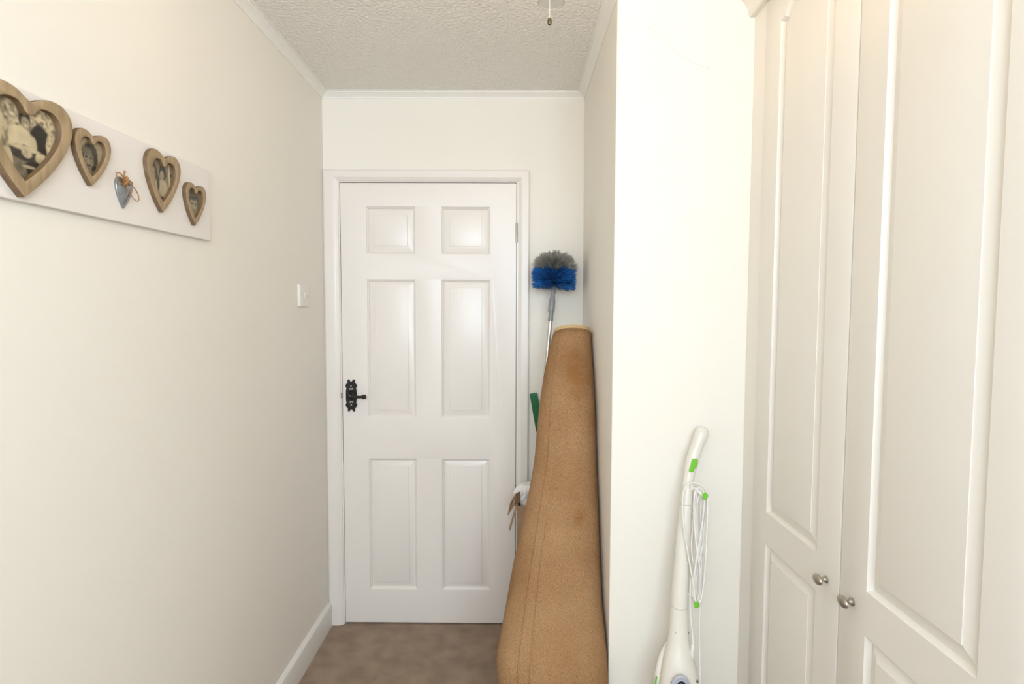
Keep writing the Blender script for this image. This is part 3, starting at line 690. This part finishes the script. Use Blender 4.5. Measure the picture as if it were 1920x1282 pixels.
# cord hooks
def hook(pts, gp, name='cord_hook'):
    o = MB().tube(spline([q3(*p) for p in pts], 4), .0055, 10).build(name, 'pale', SMp, smooth=50)
    return MB().loft([[q3(u, v, gp[1]) for u, v in gp[0]], [q3(u, v, gp[2]) for u, v in gp[0]]]).build('hook_tip', 'green', o, bevel=.002, segs=3)
hook([(1290, 918, -.002), (1299, 914, -.012), (1308, 920, -.018), (1318, 930, -.024)], ([(1316.5, 926), (1319, 923.5), (1325, 923.5), (1327.5, 927), (1327, 933), (1324, 936.5), (1318.5, 936.5)], -.038, -.010))
hook([(1284, 1116, -.002), (1293, 1114, -.010), (1301, 1120, -.014), (1305, 1130, -.014)], ([(1301.5, 1128), (1310.5, 1128), (1310.5, 1138), (1308.5, 1140), (1303, 1140), (1301.8, 1137)], -.034, -.008))
MB().box(-.0045, .0045, -.006, .006, -.009, .009).build('cord_clip', 'pale', SMp, bevel=.001).location = q3(1296, 912, -.018)
# power cord wound between the hooks
K = .2027
def cc(pts, dy): return [q3(1260 + x * K, 900 + y * K, dy + (p[2] if len(p) > 2 else 0)) for p in pts for x, y in [p[:2]]]
loops = [
    ([(325, 110), (280, 55), (225, 30), (165, 30), (115, 85), (97, 200), (105, 400), (140, 640), (178, 850), (205, 1010), (212, 1100), (235, 1140), (268, 1105), (290, 980), (310, 760), (322, 500), (330, 260)], -.030),
    ([(265, 75), (225, 85), (206, 160), (203, 320), (216, 520), (238, 700), (262, 860), (268, 1010), (258, 1100), (228, 1130), (200, 1090), (196, 960), (215, 800), (255, 560), (290, 320), (300, 140)], -.024),
    ([(270, 95), (240, 90), (222, 160), (215, 330), (228, 520), (246, 700), (254, 880), (252, 1040), (236, 1110), (212, 1095), (204, 990), (222, 800), (262, 600), (283, 400), (292, 200)], -.019),
    ([(295, 105), (258, 130), (236, 200), (230, 380), (245, 560), (268, 720), (276, 900), (274, 1030), (255, 1105), (228, 1120), (210, 1050), (235, 850), (275, 640), (300, 400), (312, 210)], -.015),
    ([(300, 115), (280, 150), (267, 240), (268, 420), (280, 620), (292, 780), (284, 960), (266, 1080), (240, 1112), (222, 1080), (226, 940), (180, 640), (196, 400), (206, 220), (240, 120)], -.010)]
cd = None
for i, (p, dy) in enumerate(loops):
    mb = MB().tube(spline(cc(p, dy), 5, True), .0027, 8, True)
    if i == 0:
        mb.tube(spline(cc([(176, 900, -.002), (168, 1060), (170, 1200), (180, 1330), (192, 1450), (197, 1540)], -.018), 5), .0027, 8)
        mb.tube(spline(cc([(285, 1060), (262, 1150), (255, 1260), (252, 1450), (258, 1700), (262, 1950), (262, 2150), (240, 2350), (200, 2480), (190, 2400), (192, 2150), (190, 1830), (194, 1640)], -.006), 5), .0026, 8)
        st = mb
    cdo = mb.build('power_cord', 'cord', SMp, smooth=60)
MB().tube([q3(1298.5, 1208, -.018), q3(1299, 1213, -.018), q3(1298, 1224, -.017), q3(1296, 1236, -.012), q3(1294, 1244, -.004)], [.004, .0058, .0062, .0055, .003], 12).build('strain_relief', 'cord', SMp, smooth=50)

# ------------------------------------------------------------------ ceiling light with a pull chain, mostly above the picture
YLP = .95
rc = px(1033.5, 4, 'Y', YLP); lp = Vector((rc.x, YLP, ZC)); CL = empty('ceiling_light', lp); tag(CL, 'white ceiling light fitting with a hanging brass pull chain', 'ceiling light')
zb = rc.z - ZC
MB().lathe([(.06, 0), (.06, -.012), (.045, -.024), (.012, -.03), (.009, -.05), (.009, -.27), (.03, -.285), (.042, -.305), (.042, -.345), (.032, -.37), (.0235, -.385), (.0235, zb + .002), (.022, zb)], (0, 0, 0), (0, 0, 1), 32).build('stem', 'white_plastic', CL, smooth=40)
for k in range(3):
    a = math.radians(90 + 120 * k); dr_ = Vector((math.cos(a), math.sin(a), 0))
    MB().tube(spline([dr_ * .03 + Vector((0, 0, -.325)), dr_ * .08 + Vector((0, 0, -.335)), dr_ * .12 + Vector((0, 0, -.325)), dr_ * .13 + Vector((0, 0, -.295))], 4), .006, 10).build('arm', 'white_plastic', CL, smooth=50)
    MB().lathe([(.010, -.305), (.02, -.297), (.032, -.275), (.042, -.24), (.052, -.20), (.050, -.20), (.040, -.24), (.030, -.273), (.012, -.29)], dr_ * .13, (0, 0, 1), 24).build('shade', 'white_plastic', CL, smooth=60)
    bl = bpy.data.lights.new('bulb', 'POINT'); bl.energy = LAMP; bl.color = (1, .74, .46); bl.shadow_soft_size = .014
    bo = bpy.data.objects.new('bulb', bl); bo.location = dr_ * .13 + Vector((0, 0, -.187)); bo.parent = CL; C.objects.link(bo)
MB().tube([(.0225 * math.cos(k * math.pi / 16), .0225 * math.sin(k * math.pi / 16), zb) for k in range(32)], .0011, 6, True).build('rim', 'chain', CL, smooth=60)
cb_ = px(1030.5, 47, 'Y', YLP - .012) - lp
b = MB(); zt = zb + .004; z = zt
while z > cb_.z + .010:
    b.lathe([(.0, -.0011), (.0009, -.0007), (.0012, 0), (.0009, .0007), (0, .0011)], (cb_.x, cb_.y, z), (0, 0, 1), 6); z -= .0023
b.tube([(cb_.x, cb_.y, zt), (cb_.x, cb_.y, cb_.z + .008)], .00045, 5)
b.build('pull_chain', 'chain', CL, smooth=60)
MB().lathe([(0, 0), (.0026, .0006), (.0036, .003), (.0036, .0075), (.0026, .0102), (.0, .011)], (cb_.x, cb_.y, cb_.z), (0, 0, 1), 16).build('pull_bead', 'brass', CL, smooth=50)
